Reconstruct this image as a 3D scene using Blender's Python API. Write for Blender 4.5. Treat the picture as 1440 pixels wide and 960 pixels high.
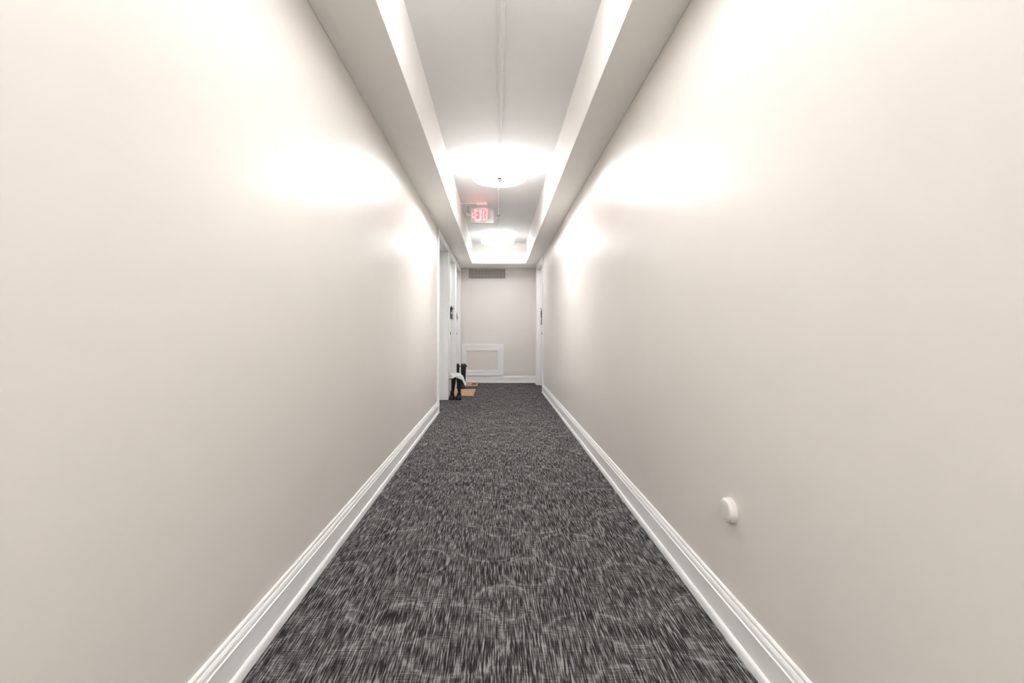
import bpy, bmesh, math, random
from mathutils import Vector, Matrix
random.seed(7)
for o in list(bpy.data.objects): bpy.data.objects.remove(o, do_unlink=True)
S = bpy.context.scene
C = S.collection
PI = math.pi

# ------------------------------------------------------------------ camera
CAM_H = 0.91
cam = bpy.data.cameras.new('camera'); co = bpy.data.objects.new('camera', cam); C.objects.link(co)
co.location = (0, 0, CAM_H); co.rotation_euler = (PI/2, 0, 0)
cam.sensor_width = 36; cam.lens = 16.0            # 640 px focal length in a 1440 px frame
cam.shift_x = 20/1440; cam.shift_y = -11/1440     # vanishing point at (700, 469)
cam.clip_start = 0.02; cam.clip_end = 60
S.camera = co
# ------------------------------------------------------------------ world, exposure
w = bpy.data.worlds.new('world'); S.world = w; w.use_nodes = True
w.node_tree.nodes['Background'].inputs[0].default_value = (1, 1, 1, 1)
w.node_tree.nodes['Background'].inputs[1].default_value = 0.05
S.view_settings.view_transform = 'Standard'; S.view_settings.look = 'None'
S.view_settings.gamma = 1.0; S.view_settings.use_curve_mapping = False
S.view_settings.exposure = 1.86
LAMP, LAMP_D = 1.25, 16.5                          # radiance of the lit drum shades and of their diffusers

# ------------------------------------------------------------------ materials
def mat(name, col, rough=0.5, spec=0.5, metal=0.0, bump=None, emit=None, vary=0.0, vscale=8, coat=0.0):
    m = bpy.data.materials.new(name); m.use_nodes = True
    nt = m.node_tree; b = nt.nodes['Principled BSDF']
    b.inputs['Base Color'].default_value = (*col, 1); b.inputs['Roughness'].default_value = rough
    b.inputs['Specular IOR Level'].default_value = spec; b.inputs['Metallic'].default_value = metal
    b.inputs['Coat Weight'].default_value = coat
    if emit:
        b.inputs['Emission Color'].default_value = (*emit[0], 1); b.inputs['Emission Strength'].default_value = emit[1]
    tc = nt.nodes.new('ShaderNodeTexCoord')
    if vary:
        n = nt.nodes.new('ShaderNodeTexNoise'); n.inputs['Scale'].default_value = vscale; n.inputs['Detail'].default_value = 4
        nt.links.new(tc.outputs['Object'], n.inputs['Vector'])
        r = nt.nodes.new('ShaderNodeValToRGB')
        r.color_ramp.elements[0].position = 0.3; r.color_ramp.elements[1].position = 0.7
        r.color_ramp.elements[0].color = (*[c*(1-vary) for c in col], 1)
        r.color_ramp.elements[1].color = (*[min(1, c*(1+vary)) for c in col], 1)
        nt.links.new(n.outputs['Fac'], r.inputs['Fac']); nt.links.new(r.outputs['Color'], b.inputs['Base Color'])
    if bump:
        n = nt.nodes.new('ShaderNodeTexNoise'); n.inputs['Scale'].default_value = bump[0]; n.inputs['Detail'].default_value = 3
        nt.links.new(tc.outputs['Object'], n.inputs['Vector'])
        bp = nt.nodes.new('ShaderNodeBump'); bp.inputs['Strength'].default_value = bump[1]; bp.inputs['Distance'].default_value = 0.002
        nt.links.new(n.outputs['Fac'], bp.inputs['Height']); nt.links.new(bp.outputs['Normal'], b.inputs['Normal'])
    return m

def carpet_material():
    m = bpy.data.materials.new('carpet'); m.use_nodes = True
    nt = m.node_tree; N = nt.nodes; Lk = nt.links; b = N['Principled BSDF']
    b.inputs['Roughness'].default_value = 0.95; b.inputs['Specular IOR Level'].default_value = 0.15
    tc = N.new('ShaderNodeTexCoord')
    def mp(sx, sy, off=(0, 0, 0)):
        q = N.new('ShaderNodeMapping'); q.inputs['Scale'].default_value = (sx, sy, 1); q.inputs['Location'].default_value = off
        Lk.new(tc.outputs['Object'], q.inputs['Vector']); return q.outputs['Vector']
    def noise(v, scale=1, detail=2, rough=0.5):
        n = N.new('ShaderNodeTexNoise'); n.inputs['Scale'].default_value = scale; n.inputs['Detail'].default_value = detail
        n.inputs['Roughness'].default_value = rough; Lk.new(v, n.inputs['Vector']); return n.outputs['Fac']
    def M(op, a, c, clamp=False):
        q = N.new('ShaderNodeMath'); q.operation = op; q.use_clamp = clamp
        for i, x in enumerate((a, c)):
            if isinstance(x, (int, float)): q.inputs[i].default_value = x
            else: Lk.new(x, q.inputs[i])
        return q.outputs[0]
    def ring(scale, r, wd, off):
        v = N.new('ShaderNodeTexVoronoi'); v.voronoi_dimensions = '2D'; v.inputs['Scale'].default_value = scale
        v.inputs['Randomness'].default_value = 0.75
        Lk.new(mp(1, 1, off), v.inputs['Vector'])
        d = M('ABSOLUTE', M('SUBTRACT', v.outputs['Distance'], r), 0)
        return M('SUBTRACT', 1.0, M('DIVIDE', d, wd, True), True)
    sepx = N.new('ShaderNodeSeparateXYZ'); Lk.new(tc.outputs['Object'], sepx.inputs[0])
    wob = noise(mp(30, 6, (2, 9, 0)), 1, 2)
    rib = M('SINE', M('ADD', M('MULTIPLY', sepx.outputs['X'], 2*PI/0.0072), M('MULTIPLY', wob, 14.0)), 0)
    streak = noise(mp(185, 14), 1, 2, 0.6)                 # tufted ribs that run along the corridor
    long = noise(mp(60, 5, (3, 1, 0)), 1, 1)
    cross = noise(mp(22, 190, (1, 5, 0)), 1, 1)            # short cross weave
    grain = noise(mp(420, 420), 1, 1)
    patch = noise(mp(9, 6, (7, 2, 0)), 1, 3)
    pm = M('MULTIPLY', M('SUBTRACT', patch, 0.38), 4.0, True)
    f = M('MULTIPLY', M('SUBTRACT', streak, 0.5), M('ADD', M('MULTIPLY', pm, 1.5), 1.7))
    f = M('ADD', f, M('MULTIPLY', M('SUBTRACT', cross, 0.5), M('MULTIPLY', M('SUBTRACT', 1.1, pm), 0.7)))
    f = M('ADD', f, M('MULTIPLY', M('SUBTRACT', grain, 0.5), 0.45))
    f = M('ADD', f, M('MULTIPLY', rib, M('ADD', M('MULTIPLY', pm, 0.10), 0.07)))
    f = M('ADD', f, M('MULTIPLY', M('SUBTRACT', long, 0.5), 0.5))
    f = M('ADD', f, M('MULTIPLY', M('SUBTRACT', patch, 0.5), -0.5))
    rg = M('MAXIMUM', ring(3.4, 0.34, 0.035, (0.3, 0.1, 0)), ring(2.6, 0.42, 0.03, (5.2, 3.3, 0)))
    f = M('ADD', f, M('MULTIPLY', M('MULTIPLY', rg, M('ADD', streak, cross)), 0.20))
    f = M('ADD', f, 0.45, True)
    r = N.new('ShaderNodeValToRGB'); e = r.color_ramp.elements
    e[0].position = 0.12; e[0].color = (0.018, 0.017, 0.017, 1)
    e[1].position = 0.92; e[1].color = (0.29, 0.285, 0.28, 1)
    k = e.new(0.5); k.color = (0.085, 0.082, 0.081, 1)
    Lk.new(f, r.inputs['Fac']); Lk.new(r.outputs['Color'], b.inputs['Base Color'])
    bp = N.new('ShaderNodeBump'); bp.inputs['Strength'].default_value = 0.5; bp.inputs['Distance'].default_value = 0.003
    Lk.new(f, bp.inputs['Height']); Lk.new(bp.outputs['Normal'], b.inputs['Normal'])
    return m

def mat_coir(name, mark):
    m = mat(name, (0.56, 0.36, 0.235), 0.95, 0.1, vary=0.28, vscale=90, bump=(400, 0.8))
    if mark:   # a dark woven stripe across the middle of the mat
        nt = m.node_tree; b = nt.nodes['Principled BSDF']; src = b.inputs['Base Color'].links[0].from_socket
        tc = nt.nodes.new('ShaderNodeTexCoord'); sp = nt.nodes.new('ShaderNodeSeparateXYZ'); nt.links.new(tc.outputs['Object'], sp.inputs[0])
        def box(sock, c, h):
            a = nt.nodes.new('ShaderNodeMath'); a.operation = 'COMPARE'; a.inputs[1].default_value = c; a.inputs[2].default_value = h
            nt.links.new(sock, a.inputs[0]); return a.outputs[0]
        mu = nt.nodes.new('ShaderNodeMath'); mu.operation = 'MULTIPLY'
        nt.links.new(box(sp.outputs['X'], 0.10, 0.04), mu.inputs[0]); nt.links.new(box(sp.outputs['Y'], 0.0, 0.13), mu.inputs[1])
        mx = nt.nodes.new('ShaderNodeMix'); mx.data_type = 'RGBA'
        nt.links.new(mu.outputs[0], mx.inputs[0]); nt.links.new(src, mx.inputs[6]); mx.inputs[7].default_value = (0.16, 0.085, 0.05, 1)
        nt.links.new(mx.outputs[2], b.inputs['Base Color'])
    return m

M_WALL = mat('wall_paint', (0.81, 0.772, 0.729), 0.36, 0.5, bump=(28, 0.05), vary=0.012, vscale=2.5)
M_CEIL = mat('ceiling_paint', (0.94, 0.937, 0.93), 0.6, 0.4, bump=(60, 0.04), vary=0.01)
M_SOFF = mat('soffit_paint', (0.93, 0.905, 0.875), 0.6, 0.4, bump=(60, 0.04), vary=0.01)
M_TRIM = mat('trim_paint', (0.92, 0.915, 0.91), 0.35, 0.5, bump=(50, 0.04), vary=0.01)
M_DOOR = mat('door_paint', (0.91, 0.905, 0.90), 0.4, 0.5, bump=(50, 0.05), vary=0.01)
M_CARPET = carpet_material()
M_SHADE = mat('lit_drum_shade', (0.9, 0.9, 0.9), 0.8, 0.2, emit=((1, 0.995, 0.995), LAMP), bump=(300, 0.1))
M_DIFF = mat('lit_diffuser', (0.9, 0.9, 0.9), 0.5, 0.3, emit=((1, 0.995, 0.995), LAMP_D), bump=(200, 0.05))
M_METAL = mat('brushed_nickel', (0.55, 0.54, 0.52), 0.3, 0.5, 1.0, bump=(200, 0.05))
M_BRASS = mat('brass', (0.62, 0.47, 0.2), 0.3, 0.5, 1.0, bump=(120, 0.05))
M_DARKM = mat('dark_bronze', (0.05, 0.042, 0.035), 0.35, 0.5, 0.8, bump=(120, 0.05))
M_DARK = mat('painted_hole_shade', (0.012, 0.011, 0.01), 0.9, 0.1, bump=(40, 0.1))
M_GRILLE = mat('grille_paint', (0.74, 0.70, 0.66), 0.5, 0.4, bump=(80, 0.05))
M_CAP = mat('cap_paint', (0.83, 0.795, 0.755), 0.35, 0.5, bump=(60, 0.05))
M_SIGN = mat('sign_panel', (0.62, 0.60, 0.60), 0.3, 0.5, bump=(60, 0.03))
M_LET = mat('lit_red_letter', (0.8, 0.1, 0.1), 0.4, 0.3, emit=((1, 0.11, 0.125), 1.5), bump=(60, 0.03))
M_RUBBER = mat('black_rubber', (0.008, 0.008, 0.010), 0.28, 0.5, vary=0.1, bump=(60, 0.1))
M_GREENR = mat('dark_green_rubber', (0.014, 0.019, 0.014), 0.4, 0.5, vary=0.15, bump=(60, 0.1))
M_SOLE = mat('boot_sole', (0.006, 0.006, 0.006), 0.7, 0.3, bump=(150, 0.4))
M_CLOTH = mat('white_cloth', (0.82, 0.82, 0.83), 0.9, 0.2, vary=0.05, bump=(250, 0.4))
M_LEAF = mat('evergreen', (0.012, 0.022, 0.010), 0.6, 0.4, vary=0.4, vscale=60, bump=(90, 0.2))
M_STRAW = mat('dried_straw', (0.42, 0.29, 0.16), 0.8, 0.2, vary=0.25, vscale=80, bump=(90, 0.3))
M_MAT1 = mat_coir('coir', False)
M_MAT2 = mat_coir('coir_with_stripe', True)

# ------------------------------------------------------------------ mesh helpers
def box(bm, x0, x1, y0, y1, z0, z1):
    v = [bm.verts.new((x, y, z)) for z in (z0, z1) for y in (y0, y1) for x in (x0, x1)]
    for f in ((0, 2, 3, 1), (4, 5, 7, 6), (0, 1, 5, 4), (2, 6, 7, 3), (0, 4, 6, 2), (1, 3, 7, 5)):
        bm.faces.new([v[i] for i in f])
def boxes(*bs):
    bm = bmesh.new()
    for b in bs: box(bm, *b)
    return bm
def obj(name, bm, m, parent=None, smooth=False, bevel=0.0, seg=2, loc=None):
    bmesh.ops.recalc_face_normals(bm, faces=bm.faces[:])
    me = bpy.data.meshes.new(name); bm.to_mesh(me); bm.free(); me.materials.append(m)
    o = bpy.data.objects.new(name, me); C.objects.link(o)
    if smooth:
        for p in me.polygons: p.use_smooth = True
    if bevel:
        md = o.modifiers.new('bevel', 'BEVEL'); md.width = bevel; md.segments = seg; md.limit_method = 'ANGLE'
    if loc is not None: o.location = loc
    if parent: o.parent = parent
    return o
def empty(name, loc=(0, 0, 0)):
    o = bpy.data.objects.new(name, None); C.objects.link(o); o.location = loc; o.empty_display_size = 0.1
    return o
def tag(o, label, cat=None, group=None, kind=None):
    o['label'] = label
    if cat: o['category'] = cat
    if group: o['group'] = group
    if kind: o['kind'] = kind
    return o
def loft(bm, rings, cap0=True, cap1=True):
    """rings: lists of points of equal length, joined by quads"""
    R = [[bm.verts.new(p) for p in r] for r in rings]
    n = len(R[0])
    for a, b in zip(R[:-1], R[1:]):
        for i in range(n): bm.faces.new((a[i], a[(i+1) % n], b[(i+1) % n], b[i]))
    if cap0: bm.faces.new(R[0][::-1])
    if cap1: bm.faces.new(R[-1])
def lathe(bm, prof, n=48, axis='z', origin=(0, 0, 0), caps=(True, True)):
    """prof: (radius, height) pairs turned about an axis"""
    rr = []
    for r, h in prof:
        ring = []
        for i in range(n):
            a = 2*PI*i/n; p = (r*math.cos(a), r*math.sin(a), h)
            if axis == 'x': p = (h, p[0], p[1])
            if axis == 'y': p = (p[0], h, p[1])
            ring.append((p[0]+origin[0], p[1]+origin[1], p[2]+origin[2]))
        rr.append(ring)
    loft(bm, rr, *caps)
def extrude(bm, prof, p0, p1, u, v):
    """prof points (a, b) become p + a*u + b*v, swept from p0 to p1"""
    u, v, p0, p1 = Vector(u), Vector(v), Vector(p0), Vector(p1)
    loft(bm, [[p0+u*a+v*b for a, b in prof], [p1+u*a+v*b for a, b in prof]])
def tube(bm, pts, r, n=12):
    pts = [Vector(p) for p in pts]; rr = []
    for i, p in enumerate(pts):
        t = (pts[min(i+1, len(pts)-1)]-pts[max(i-1, 0)]).normalized()
        s = t.cross(Vector((0.3, 0.2, 1)) if abs(t.z) < 0.9 else Vector((1, 0, 0))).normalized(); q = t.cross(s)
        rr.append([p+(s*math.cos(2*PI*k/n)+q*math.sin(2*PI*k/n))*r for k in range(n)])
    loft(bm, rr)

# ------------------------------------------------------------------ dimensions (metres)
WL, WR = -0.695, 0.705          # wall faces
Y0, YE = -4.2, 8.44             # corridor behind the camera .. end wall
ZS, ZC = CAM_H+1.213, CAM_H+1.572   # soffit underside, ceiling
IL, IR = -0.442, 0.488          # inner faces of the two soffits
YB = 7.88                       # face of the cross beam at the end
HEAD = 2.045                    # door opening height
DL = [(5.30, 6.26, 0.135), (6.49, 7.32, 0.05), (7.50, 8.33, 0.05)]   # left doors: near edge, far edge, leaf recess
DR = [(7.10, 8.05, 0.05)]       # right door
TH = 0.20; JT = 0.02

# ------------------------------------------------------------------ shell
def struct(o, label): return tag(o, label, kind='structure')
struct(obj('floor', boxes((WL-TH, WR+TH, Y0, YE+0.1, -0.1, 0)), M_CARPET), 'charcoal and grey streaked carpet running the length of the corridor')

def wall(name, xa, xb, doors, label):
    bm = bmesh.new(); y = Y0
    for a, b, _ in doors:
        box(bm, xa, xb, y, a-JT, 0, ZC+0.1); box(bm, xa, xb, a-JT, b+JT, HEAD+JT, ZC+0.1); y = b+JT
    box(bm, xa, xb, y, YE+0.1, 0, ZC+0.1)
    return struct(obj(name, bm, M_WALL), label)
wall('wall_left', WL-TH, WL, DL, 'beige satin wall with three doorways at its far end')
wall('wall_right', WR, WR+TH, DR, 'beige satin wall with one doorway at its far end')
struct(obj('wall_end', boxes((WL, WR, YE, YE+0.1, 0, ZC+0.1)), M_WALL), 'short beige wall closing the corridor under the vent')
struct(obj('wall_behind', boxes((WL, WR, Y0-0.1, Y0, 0, ZC+0.1)), M_WALL), 'beige wall closing the corridor behind the viewer')
ceil = struct(obj('ceiling', boxes((WL, WR, Y0, YE, ZC, ZC+0.1)), M_CEIL), 'white ceiling recessed between two long soffits')
obj('soffit', boxes((WL, IL, Y0, YB, ZS, ZC)), M_SOFF, ceil, bevel=0.003)
obj('soffit', boxes((IR, WR, Y0, YB, ZS, ZC)), M_SOFF, ceil, bevel=0.003)
bm = bmesh.new()
extrude(bm, [(YB, ZC), (YB, ZS+0.022), (YB+0.018, ZS), (YE, ZS), (YE, ZC)], (WL, 0, 0), (WR, 0, 0), (0, 1, 0), (0, 0, 1))
obj('cross_beam', bm, M_SOFF, ceil)

# ------------------------------------------------------------------ baseboards with shoe moulding
BB = [(0, 0), (0, .128), (.004, .1275), (.0068, .124), (.0075, .1165), (.0066, .1155), (.0095, .1145), (.0125, .108), (.0135, .0985), (.0125, .0972),
      (.0165, .0955), (.0165, .0925), (.015, .0905), (.015, 0)]
SHOE = [(.015, 0), (.015, .027), (.0185, .0265), (.0225, .022), (.0245, .014), (.025, 0)]
def board(root, p0, p1, u):
    bm = bmesh.new(); extrude(bm, BB, p0, p1, u, (0, 0, 1)); obj('board', bm, M_TRIM, root)
    bm = bmesh.new(); extrude(bm, SHOE, p0, p1, u, (0, 0, 1)); obj('shoe_moulding', bm, M_TRIM, root)
CW = 0.075                      # casing width
r = struct(empty('baseboard_left', (WL, Y0, 0)), 'tall white moulded baseboard along the left wall')
r.location = (0, 0, 0)
board(r, (WL, Y0, 0), (WL, 1.6075, 0), (1, 0, 0)); board(r, (WL, 1.6085, 0), (WL, DL[0][0]-CW, 0), (1, 0, 0))
r = struct(empty('baseboard_right'), 'tall white moulded baseboard along the right wall')
board(r, (WR, Y0, 0), (WR, DR[0][0]-CW, 0), (-1, 0, 0)); board(r, (WR, DR[0][1]+CW, 0), (WR, YE, 0), (-1, 0, 0))
r = struct(empty('baseboard_end'), 'white baseboard across the foot of the end wall')
board(r, (WL, YE, 0), (WR, YE, 0), (0, -1, 0))

# ------------------------------------------------------------------ doors
def knob_bm(x, y, z, s):
    bm = bmesh.new()
    lathe(bm, [(0.030, 0), (0.030, 0.005), (0.024, 0.009), (0.011, 0.012), (0.010, 0.028), (0.020, 0.034), (0.027, 0.044), (0.026, 0.055), (0.016, 0.062)], 20, 'x')
    for v in bm.verts: v.co = Vector((x+s*v.co.x, y+v.co.y, z+v.co.z))
    return bm
def door(name, xw, s, a, b, rec, label, knob_m, deadbolt=None):
    """xw wall face, s = +1 when the corridor lies towards +x of this wall"""
    r = struct(empty(name), label)
    X = lambda o0, o1: tuple(sorted((xw+s*o0, xw+s*o1)))       # offsets into the corridor (+) or the wall (-)
    x0, x1 = X(-TH, 0)
    obj('jamb', boxes((x0, x1, a-JT, a, 0, HEAD+JT)), M_TRIM, r)
    obj('jamb', boxes((x0, x1, b, b+JT, 0, HEAD+JT)), M_TRIM, r)
    obj('head_jamb', boxes((x0, x1, a, b, HEAD, HEAD+JT)), M_TRIM, r)
    # stops between the leaf and the room side
    if rec > 0.1:
        q0, q1 = X(-rec, -0.06)
        for yy in ((a, a+0.012), (b-0.012, b)):
            obj('door_stop', boxes((q0, q1, yy[0], yy[1], 0, HEAD)), M_TRIM, r, bevel=0.002)
        obj('door_stop', boxes((q0, q1, a+0.012, b-0.012, HEAD-0.012, HEAD)), M_TRIM, r, bevel=0.002)
    # moulded casing on three sides
    prof = [(-0.003, 0), (-0.003, 0.011), (0.004, 0.0155), (0.055, 0.018), (0.062, 0.0225), (CW, 0.0225), (CW, 0)]
    for (p0, p1, u) in (((xw, a, 0), (xw, a, HEAD), (0, -1, 0)), ((xw, b, 0), (xw, b, HEAD), (0, 1, 0)),
                        ((xw, a-CW, HEAD), (xw, b+CW, HEAD), (0, 0, 1))):
        bm = bmesh.new(); extrude(bm, prof, p0, p1, u, (s, 0, 0)); obj('casing', bm, M_TRIM, r)
    # leaf with two recessed panels
    l0, l1 = X(-rec-0.04, -rec); f0, f1 = X(-rec, -rec+0.002)
    leaf = obj('door_leaf', boxes((l0, l1, a+0.003, b-0.003, 0.008, HEAD-0.003)), M_DOOR, r, bevel=0.002)
    for z0, z1 in ((0.25, 0.85), (1.05, 1.88)):
        ya, yb = a+0.13, b-0.13
        obj('panel_moulding', boxes((f0, f1, ya, yb, z0, z0+0.025), (f0, f1, ya, yb, z1-0.025, z1),
            (f0, f1, ya, ya+0.025, z0+0.025, z1-0.025), (f0, f1, yb-0.025, yb, z0+0.025, z1-0.025)), M_DOOR, leaf, bevel=0.0008)
    obj('knob', knob_bm(xw-s*rec, a+0.11 if rec < 0.1 else a+0.07, 0.915, s), knob_m, leaf, smooth=True)
    if deadbolt:
        bm = bmesh.new(); lathe(bm, [(0.030, 0), (0.030, 0.006), (0.024, 0.030), (0.018, 0.040), (0.010, 0.043)], 20, 'x')
        for v in bm.verts: v.co = Vector((xw-s*rec+s*v.co.x, a+0.14+v.co.y, 1.05+v.co.z))
        obj('deadbolt', bm, deadbolt, leaf, smooth=True)
    # hinges on the far side
    for z in (0.25, 1.03, 1.8):
        bm = bmesh.new(); lathe(bm, [(0.006, z-0.045), (0.006, z+0.045)], 10, 'z', (xw-s*rec+s*0.006, b-0.004, 0)); obj('hinge', bm, M_TRIM, leaf)
    return r
door('door_1', WL, 1, *DL[0], 'white door in a deep white frame, first doorway in the left wall', M_METAL)
door('door_2', WL, 1, *DL[1], 'white door hung with a dark spiky wreath, second in the left wall', M_DARKM)
door('door_3', WL, 1, *DL[2], 'white door with brass deadbolt beside the end wall', M_DARKM, M_BRASS)
door('door_4', WR, -1, *DR[0], 'white door with hanging greenery in the right wall', M_DARKM)

# ------------------------------------------------------------------ drum ceiling lamps
RL = 0.255
def make_lamp():
    t = empty('ceiling_lamp')
    bm = bmesh.new(); lathe(bm, [(0.09, 0), (0.09, -0.012), (0.05, -0.018), (0.012, -0.02), (0.012, -0.10)], 32); obj('canopy', bm, M_TRIM, t, smooth=False)
    bm = bmesh.new(); n = 96                                             # cylindrical shade, open at the top
    lathe(bm, [(RL-0.004, -0.014), (RL, -0.014), (RL, -0.128), (RL-0.004, -0.128), (RL-0.004, -0.014)], n, caps=(False, False))
    bmesh.ops.remove_doubles(bm, verts=bm.verts[:], dist=1e-5)
    obj('shade', bm, M_SHADE, t)
    bm = bmesh.new(); lathe(bm, [(RL-0.0045, -0.122), (RL-0.0045, -0.131), (RL-0.040, -0.131), (RL-0.040, -0.122), (RL-0.0045, -0.122)], n, caps=(False, False))
    bmesh.ops.remove_doubles(bm, verts=bm.verts[:], dist=1e-5)
    rim = obj('rim', bm, M_SHADE, t)
    bm = bmesh.new(); lathe(bm, [(RL-0.040, -0.131), (RL-0.040, -0.1345), (RL-0.050, -0.1345), (RL-0.050, -0.131), (RL-0.040, -0.131)], n, caps=(False, False))
    bmesh.ops.remove_doubles(bm, verts=bm.verts[:], dist=1e-5)
    obj('bead', bm, M_TRIM, rim)
    bm = bmesh.new(); lathe(bm, [(RL-0.041, -0.122), (RL-0.041, -0.127), (0.02, -0.129)], n); obj('diffuser', bm, M_DIFF, t)
    bm = bmesh.new(); lathe(bm, [(0.028, -0.128), (0.028, -0.134), (0.018, -0.140), (0.012, -0.146), (0.017, -0.152), (0.016, -0.158), (0.006, -0.163)], 24)
    obj('finial', bm, M_DARKM, t, smooth=True)
    return t
def copy_tree(o, parent=None):
    c = o.copy(); C.objects.link(c); c.parent = parent
    for ch in list(o.children): copy_tree(ch, c)
    return c
lamp0 = make_lamp()
def dim(o, ks, kd):                                # emission factors for shade and diffuser, tuned per lamp to balance the light
    for ch in o.children:
        if ch.data.materials[0] in (M_SHADE, M_DIFF):
            k = ks if ch.data.materials[0] == M_SHADE else kd
            ch.data = ch.data.copy(); m = ch.data.materials[0].copy(); ch.data.materials[0] = m
            m.node_tree.nodes['Principled BSDF'].inputs['Emission Strength'].default_value *= k
spots = [(0.017, 4.23, (1, 1), 'white drum ceiling lamp with metal finial, the large near one'),
         (0.0, 7.24, (0.55, 0.55), 'white drum ceiling lamp at the far end beyond the exit sign'),
         (0.017, 1.22, (4.6, 0.18), 'white drum ceiling lamp overhead near the viewer, above the top of the picture'),
         (0.017, -1.80, (6.5, 1.7), 'white drum ceiling lamp behind the viewer')]
for i, (x, y, k, lb) in enumerate(spots):
    o = lamp0 if i == 0 else copy_tree(lamp0)
    o.location = (x, y, ZC); tag(o, lb, 'ceiling lamp', 'drum ceiling lamps')
    if i: dim(o, *k)

# ------------------------------------------------------------------ conduits on the ceiling
t = empty('cable_raceway', (0.018, 1.5, ZC))
def raceway(t, y0, y1):
    bm = bmesh.new(); extrude(bm, [(-.017, 0), (-.017, -.010), (-.013, -.012), (.013, -.012), (.017, -.010), (.017, 0)], (0, y0, 0), (0, y1, 0), (1, 0, 0), (0, 0, 1)); obj('channel', bm, M_CEIL, t)
    bm = bmesh.new(); extrude(bm, [(-.007, -.012), (-.005, -.017), (.005, -.017), (.007, -.012)], (0, y0, 0), (0, y1, 0), (1, 0, 0), (0, 0, 1)); obj('cover', bm, M_CEIL, t)
raceway(t, 0.0, 2.47)
tag(t, 'white cable raceway along the ceiling leading to the near lamp', 'raceway')
t = empty('conduit', (0.008, 4.49, ZC))
bm = bmesh.new(); tube(bm, [(0, 0, -0.011), (0, 1.50, -0.011)], 0.011, 14); obj('pipe', bm, M_CEIL, t, smooth=True)
bm = bmesh.new(); tube(bm, [(0, 1.58, -0.011), (0, 2.49, -0.011)], 0.011, 14); obj('pipe', bm, M_CEIL, t, smooth=True)
jb = obj('coupling', boxes((-0.020, 0.020, 1.49, 1.59, -0.028, 0)), M_METAL, t, bevel=0.004)
tag(t, 'white ceiling conduit with a small coupling between the two lamps', 'conduit')
t = empty('branch_conduit', (IL, 5.46, ZC))
bm = bmesh.new(); tube(bm, [(0, 0, -0.010), (0.205, 0, -0.010)], 0.010, 14); obj('pipe', bm, M_CEIL, t, smooth=True)
bm = bmesh.new(); tube(bm, [(0.0, 0, -0.010), (0.012, 0, -0.010)], 0.015, 14); obj('collar', bm, M_CEIL, t, smooth=True)
tag(t, 'short white conduit from the left soffit to the exit sign', 'conduit')

# ------------------------------------------------------------------ exit sign
t = empty('exit_sign', (-0.19, 5.50, ZC))
obj('canopy', boxes((-0.062, 0.062, -0.055, 0.055, -0.030, 0)), M_TRIM, t, bevel=0.004)
obj('stem', boxes((-0.045, 0.045, -0.010, 0.010, -0.068, -0.030)), M_METAL, t)
TOP, BOT, HW = -0.062, -0.228, 0.138
p = obj('panel', boxes((-HW, HW, -0.012, 0.012, BOT, TOP)), M_SIGN, t, bevel=0.003)
obj('bottom_rail', boxes((-HW, HW, -0.016, 0.016, BOT-0.010, BOT)), M_METAL, t, bevel=0.002)
obj('top_rail', boxes((-HW*0.62, HW*0.62, -0.015, 0.015, TOP-0.004, TOP+0.006)), M_TRIM, t, bevel=0.002)
def prism(bm, pts, y0, y1):
    loft(bm, [[(x, y0, z) for x, z in pts], [(x, y1, z) for x, z in pts]])
lz0, lz1, st = BOT+0.020, TOP-0.014, 0.014
def rect(x0, x1, z0, z1): return [(x0, z0), (x1, z0), (x1, z1), (x0, z1)]
LW = 0.038
def letter(ch, x):
    h = lz1-lz0; bm = bmesh.new(); F = (-0.0145, -0.012)
    if ch == 'E':
        prism(bm, rect(x, x+st, lz0, lz1), *F)
        for zz in (lz0, (lz0+lz1-st)/2, lz1-st): prism(bm, rect(x+st, x+LW, zz, zz+st), *F)
    if ch == 'X':
        k = 0.017
        prism(bm, [(x, lz0), (x+k, lz0), (x+LW, lz1), (x+LW-k, lz1)], *F); prism(bm, [(x+LW-k, lz0), (x+LW, lz0), (x+k, lz1), (x, lz1)], F[0]-0.0003, F[1])
    if ch == 'I': prism(bm, rect(x, x+st, lz0, lz1), *F)
    if ch == 'T':
        prism(bm, rect(x, x+LW, lz1-st, lz1), *F); prism(bm, rect(x+LW/2-st/2, x+LW/2+st/2, lz0, lz1-st), *F)
    o = obj('letter', bm, M_LET, p); o['label'] = 'lit red letter ' + ch
x = -0.088
for ch in 'EXIT':
    letter(ch, x); x += (st if ch == 'I' else LW)+0.012
bm = bmesh.new(); zc = (lz0+lz1)/2
prism(bm, [(-0.128, zc), (-0.106, zc+0.030), (-0.098, zc+0.024), (-0.113, zc), (-0.098, zc-0.024), (-0.106, zc-0.030)], -0.0145, -0.012)
o = obj('arrow', bm, M_LET, p); o['label'] = 'lit red chevron pointing left'
tag(t, 'lit exit sign with pale red letters hanging from the ceiling', 'exit sign')

t = empty('ceiling_sensor', (-0.365, 5.62, ZC))
bm = bmesh.new(); tube(bm, [(0, 0, 0), (0, 0, -0.082)], 0.006, 10); obj('stem', bm, M_METAL, t)
bm = bmesh.new(); lathe(bm, [(0.014, 0.018), (0.022, 0.012), (0.022, -0.012), (0.012, -0.012), (0.012, -0.004)], 28, 'y', (0, 0, -0.103)); obj('rim', bm, M_METAL, t, smooth=False)
bm = bmesh.new(); lathe(bm, [(0.0118, -0.002), (0.0118, -0.010), (0.006, -0.014)], 28, 'y', (0, 0, -0.103)); obj('lens', bm, M_SIGN, t)
tag(t, 'small round dark-rimmed fitting hanging left of the exit sign', 'sensor')

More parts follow.
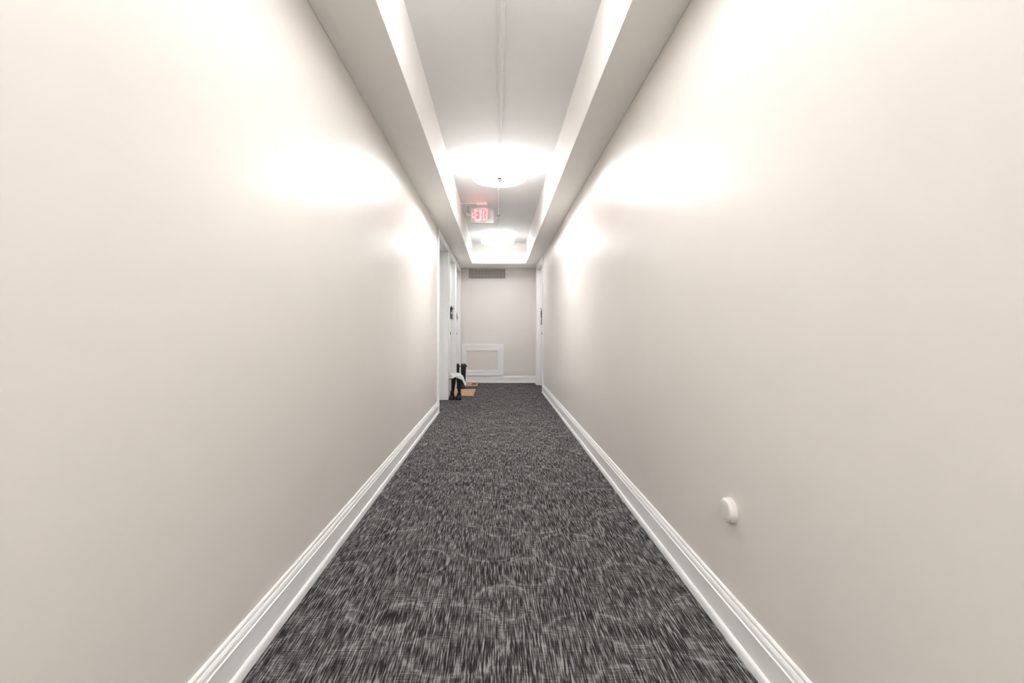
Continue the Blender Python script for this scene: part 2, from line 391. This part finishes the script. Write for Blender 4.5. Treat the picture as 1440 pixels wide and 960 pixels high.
# ------------------------------------------------------------------ end wall: vent grille and framed access panel
t = empty('vent_grille', (-0.199, YE, 2.0195))
W2, H2 = 0.350, 0.097
obj('hole_shade_plate', boxes((-W2+0.008, W2-0.008, -0.003, 0, -H2+0.008, H2-0.008)), M_DARK, t)  # thin near-black plate on the wall, painting the shade inside the holes
bm = bmesh.new(); nx, nz = 25, 7; bx0, bz0 = W2-0.012, H2-0.010; bar = 0.0085
for i in range(nx+1):
    cx = -bx0+2*bx0*i/nx; box(bm, cx-bar/2, cx+bar/2, -0.009, -0.004, -bz0, bz0)
for k in range(nz+1):
    cz = -bz0+2*bz0*k/nz; box(bm, -bx0, bx0, -0.0085, -0.0045, cz-bar/2, cz+bar/2)
g = obj('lattice', bm, M_GRILLE, t); g['kind'] = 'stuff'
for b in ((-W2, W2, -0.012, 0, H2-0.010, H2), (-W2, W2, -0.012, 0, -H2, -H2+0.010), (-W2, -W2+0.010, -0.012, 0, -H2+0.010, H2-0.010), (W2-0.010, W2, -0.012, 0, -H2+0.010, H2-0.010)):
    obj('frame', boxes(b), M_GRILLE, t, bevel=0.002)
tag(t, 'perforated square-hole vent grille high on the end wall', 'vent')

t = empty('access_panel', (-0.2885, YE, 0.129))
fx0, fx1, fz0, fz1 = -0.378, 0.3975, 0.0, 0.587          # local outer frame
ix0, ix1, iz0, iz1 = -0.290, 0.282, 0.103, 0.456
PRF = [(0, 0), (0, .022), (.012, .024), (.045, .020), (.075, .020), (.082, .012), (.0855, .012), (.0855, 0)]
def rail(kind, A, B, u, L0, L1):
    """mitred frame member from A to B; u points to the opening, L0/L1 are the widths eaten at each end"""
    A, B, u = Vector(A), Vector(B), Vector(u); d = (B-A).normalized(); bm = bmesh.new(); wd = PRF[-1][0]
    loft(bm, [[A+u*a*kind/wd+d*L0*a/wd+Vector((0, -h, 0)) for a, h in PRF], [B+u*a*kind/wd-d*L1*a/wd+Vector((0, -h, 0)) for a, h in PRF]])
    obj('frame_rail', bm, M_TRIM, t)
lw, rw, tw, bw = ix0-fx0, fx1-ix1, fz1-iz1, iz0-fz0
rail(tw, (fx0, 0, fz1), (fx1, 0, fz1), (0, 0, -1), lw, rw); rail(bw, (fx0, 0, fz0), (fx1, 0, fz0), (0, 0, 1), lw, rw)
rail(lw, (fx0, 0, fz0), (fx0, 0, fz1), (1, 0, 0), bw, tw); rail(rw, (fx1, 0, fz0), (fx1, 0, fz1), (-1, 0, 0), bw, tw)
obj('panel', boxes((ix0, ix1, -0.004, 0, iz0, iz1)), M_WALL, t)
tag(t, 'white framed access panel low on the end wall', 'access panel')

# ------------------------------------------------------------------ round cap on the right wall
t = empty('wall_cap', (WR, 1.375, 0.377))
bm = bmesh.new(); lathe(bm, [(0.034, 0), (0.0355, -0.004), (0.036, -0.012), (0.0352, -0.0165), (0.033, -0.0190), (0.029, -0.0202), (0.015, -0.0208), (0.002, -0.021)], 48, 'x'); obj('cover', bm, M_CAP, t, smooth=True)
bm = bmesh.new(); lathe(bm, [(0.0375, 0), (0.0375, -0.002), (0.035, -0.003)], 48, 'x'); obj('base_ring', bm, M_CAP, t)
tag(t, 'round beige painted cap low on the right wall', 'wall cap')

# ------------------------------------------------------------------ door mats
def make_mat(loc, size, m, label):
    o = empty('door_mat', loc); w2, l2 = size[0]/2, size[1]/2
    bm = boxes((-w2+.004, w2-.004, -l2+.004, l2-.004, 0.004, 0.016))
    bmesh.ops.subdivide_edges(bm, edges=bm.edges[:], cuts=6, use_grid_fill=True)
    for v in bm.verts: v.co.z += 0.0015*math.sin(v.co.x*37+v.co.y*23) if v.co.z > 0.01 else 0
    obj('coir_pile', bm, m, o); obj('backing', boxes((-w2, w2, -l2, l2, 0, 0.0045)), M_SOLE, o)
    tag(o, label, 'door mat', 'coir door mats at the left doors')
make_mat((-0.530, 6.955, 0), (0.355, 0.80), M_MAT1, 'tan coir door mat behind the black boots, nearer of two')
make_mat((-0.520, 8.09, 0), (0.335, 0.62), M_MAT2, 'tan coir door mat with dark mark, against the end wall')

# ------------------------------------------------------------------ boots
def sec(cx, cy, z, rx, ry, n=24): return [(cx+rx*math.cos(2*PI*i/n), cy+ry*math.sin(2*PI*i/n), z) for i in range(n)]
def make_boot(name, loc, rz, H, m, top, ankle, foot_l, foot_w, lean=0.0, strap=False):
    """toe points to -y; the heel is at y = 0"""
    t = empty(name, loc); t.rotation_euler = (0, 0, rz)
    sy = -0.055                                            # shaft axis
    bm = bmesh.new(); rings = []
    for k in range(13):
        f = k/12; z = 0.05+(H-0.05)*f
        q = min(1, max(0, (f-0.12)/0.75)); q = q*q*(3-2*q)
        rings.append(sec(lean*f, sy-0.004*(1-f), z, ankle*(1-q)+top*q, (ankle*1.25)*(1-q)+top*1.2*q))
    for s_, dz in ((0.93, 0), (0.92, -0.03), (0.85, -0.06)): rings.append(sec(lean, sy, H+dz, top*s_, top*1.2*s_))
    loft(bm, rings)
    n = 20; rings = []                                     # foot: sections from the heel to the toe
    for k in range(15):
        f = k/14; y = -foot_l*f
        wd = foot_w/2*(0.70+0.16*math.sin(PI*f*0.9)+0.24*max(0, math.sin(PI*(f-0.25)/0.9)))
        if f > 0.82: wd *= math.sqrt(max(0.04, 1-((f-0.82)/0.2)**2))
        if f < 0.12: wd *= 0.75+0.25*math.sqrt(max(0, 1-((0.12-f)/0.12)**2))
        ht = 0.105 if f < 0.4 else 0.105-0.045*min(1, (f-0.4)/0.35)
        if f > 0.8: ht -= 0.028*((f-0.8)/0.2)**2
        if f < 0.08: ht -= 0.02*(1-f/0.08)
        ring = []
        for i in range(n):
            a = 2*PI*i/n; cx, cz = math.cos(a), math.sin(a)
            ring.append((wd*math.copysign(abs(cx)**0.75, cx), y, 0.016+(ht-0.016)*max(0, cz)**0.8 if cz > 0 else 0.016))
        rings.append(ring)
    loft(bm, rings)
    up = obj('upper', bm, m, t, smooth=True)
    bm = bmesh.new(); L, R_ = [], []                       # sole outline with a heel block
    for k in range(15):
        f = k/14; y = -foot_l*f
        wd = foot_w/2*(0.70+0.16*math.sin(PI*f*0.9)+0.24*max(0, math.sin(PI*(f-0.25)/0.9)))+0.003
        if f > 0.82: wd *= math.sqrt(max(0.05, 1-((f-0.82)/0.2)**2))
        if f < 0.12: wd *= 0.75+0.25*math.sqrt(max(0, 1-((0.12-f)/0.12)**2))
        L.append((-wd, y-0.002)); R_.append((wd, y-0.002))
    out = L+R_[::-1]
    loft(bm, [[(x, y, 0 if (y > -0.09 or y < -0.12) else 0.004) for x, y in out], [(x, y, 0.018) for x, y in out]]); obj('sole', bm, M_SOLE, t)
    if strap:
        bm = bmesh.new(); lathe(bm, [(top*1.04, H-0.052), (top*1.07, H-0.050), (top*1.07, H-0.030), (top*1.04, H-0.028)], 24)
        for v in bm.verts: v.co = Vector((v.co.x+lean*0.9, v.co.y*1.2+sy, v.co.z))
        sp = obj('strap', bm, m, t, smooth=False)
        obj('buckle', boxes((lean+top*1.03, lean+top*1.03+0.012, sy-0.016, sy+0.016, H-0.056, H-0.024)), m, sp, bevel=0.002)
    return t
G1, G2 = 'black boots beside the first mat', 'dark green rubber boots between the two mats'
tag(make_boot('black_boot', (-0.636, 6.450, 0), 0.0, 0.320, M_RUBBER, 0.034, 0.023, 0.215, 0.070, lean=0.020), 'slim black boot under the white cloth, closest to the left wall', 'boot', G1)
tag(make_boot('black_boot', (-0.540, 6.450, 0), 0.0, 0.318, M_RUBBER, 0.034, 0.024, 0.215, 0.070, lean=-0.008), 'slim black boot under the white cloth, farther from the left wall', 'boot', G1)
tag(make_boot('rubber_boot', (-0.685, 7.760, 0), 0.0, 0.402, M_GREENR, 0.043, 0.037, 0.25, 0.084, lean=-0.012, strap=True), 'tall dark green rubber boot closer to the left wall, half hidden by black boots', 'boot', G2)
tag(make_boot('rubber_boot', (-0.583, 7.76, 0), 0.0, 0.400, M_GREENR, 0.045, 0.036, 0.25, 0.086, lean=0.004, strap=True), 'tall dark green rubber boot standing free beside the mats, right one of its pair', 'boot', G2)

# white cloth draped over the black boots
bm = bmesh.new(); NU, NV = 40, 28; grid = []
for i in range(NU+1):
    row = []
    for j in range(NV+1):
        u = -1+2*i/NU; v = -1+2*j/NV
        s = u*0.16 if u < 0 else u*0.235; q = v*0.135
        ws, wq = 0.078, 0.050
        ds, dq = max(0, abs(s)-ws), max(0, abs(q)-wq)
        if u < 0: ds *= 0.45
        xx = math.copysign(min(abs(s), ws)+0.38*ds, s); yy = math.copysign(min(abs(q), wq)+0.22*dq, q)
        if dq > 0 and v < 0: dq *= 0.50+0.60*max(0, u)
        zz = -0.93*math.hypot(ds, dq)
        zz += 0.006*math.sin(11*u+5*v)+0.005*math.sin(17*v-6*u)+0.016*math.exp(-(s*s+q*q)/0.003)
        xx += 0.006*math.sin(14*v+3*u)*(1 if ds > 0 else 0.3); yy += 0.007*math.sin(13*u+2)*(1 if dq > 0 else 0.3)
        row.append(bm.verts.new((xx, yy, zz)))
    grid.append(row)
for i in range(NU):
    for j in range(NV): bm.faces.new((grid[i][j], grid[i+1][j], grid[i+1][j+1], grid[i][j+1]))
o = obj('white_cloth', bm, M_CLOTH, None, smooth=True, loc=(-0.588, 6.393, 0.334))
md = o.modifiers.new('thickness', 'SOLIDIFY'); md.thickness = 0.003; md.offset = 1
tag(o, 'crumpled white cloth draped over the pair of black boots', 'cloth')

# ------------------------------------------------------------------ door decorations
def leaf(bm, base, d, L, wd):
    d = d.normalized(); s = d.cross(Vector((0.2, 0.4, 1))).normalized(); n = d.cross(s)
    a = base; p = [a, a+d*L*0.45+s*wd, a+d*L, a+d*L*0.45-s*wd, a+d*L*0.45+n*wd*0.35]
    v = [bm.verts.new(q) for q in p]
    for f in ((0, 1, 4), (1, 2, 4), (2, 3, 4), (3, 0, 4), (0, 3, 2, 1)): bm.faces.new([v[i] for i in f])
t = empty('door_wreath', (WL-0.05, 6.87, 1.215))
bm = bmesh.new(); tube(bm, [(0.016, 0.055*math.cos(a), 0.055*math.sin(a)) for a in [2*PI*k/24 for k in range(25)]], 0.014, 10); obj('ring', bm, M_LEAF, t)
bm = bmesh.new()
for k in range(64):
    a = 2*PI*k/64*5; b = Vector((0.016, 0.055*math.cos(a), 0.055*math.sin(a)))
    leaf(bm, b, Vector((random.uniform(0.2, 1.6), 0.9*math.cos(a)+random.uniform(-.5, .5), 0.5*math.sin(a)+random.uniform(-.3, .3))), random.uniform(0.055, 0.095), 0.008)
for k in range(14):
    a = -0.9+1.8*k/13
    leaf(bm, Vector((0.022, 0.02*math.sin(k*2.1), 0.055*a)), Vector((1, 0.25*math.cos(k*1.7), 0.55*a+0.2*math.sin(k*3.3))), 0.060+0.018*math.sin(k*2.7), 0.010)
obj('foliage', bm, M_LEAF, t)
tag(t, 'small dark spiky evergreen wreath on the second left door', 'wreath')
t = empty('straw_hanging', (WL-0.05, 7.95, 1.25))
bm = bmesh.new(); tube(bm, [(0.006, 0, 0.105), (0.008, 0, 0.02)], 0.003, 8); obj('cord', bm, M_STRAW, t)
bm = bmesh.new()
for k in range(34): leaf(bm, Vector((0.010, random.uniform(-.008, .008), random.uniform(-0.01, 0.07))), Vector((random.uniform(0.05, 0.5), random.uniform(-.3, .3), -1)), random.uniform(0.09, 0.13), 0.006)
obj('straw', bm, M_STRAW, t)
bm = bmesh.new(); lathe(bm, [(0.011, 0.048), (0.014, 0.056), (0.011, 0.064)], 14, 'z', (0.012, 0, 0)); obj('binding', bm, M_BRASS, t)
tag(t, 'thin tan straw hanging on the door next to the end wall', 'door hanging')
t = empty('greenery_swag', (WR+0.05, 7.62, 1.20))
bm = bmesh.new(); tube(bm, [(-0.006, 0, 0.16), (-0.014, 0.006, 0.05), (-0.014, -0.006, -0.12)], 0.004, 8); obj('stem', bm, M_LEAF, t)
bm = bmesh.new()
for k in range(110):
    z = random.choice((random.uniform(0.0, 0.13), random.uniform(-0.12, 0.02)))
    leaf(bm, Vector((-0.012, random.uniform(-.01, .01), z)), Vector((random.uniform(-0.8, 0.0), random.uniform(-1, 1), random.uniform(-1.0, 0.2))), random.uniform(0.03, 0.055), 0.006)
obj('foliage', bm, M_LEAF, t)
tag(t, 'dark evergreen swag hanging on the door in the right wall', 'door hanging')
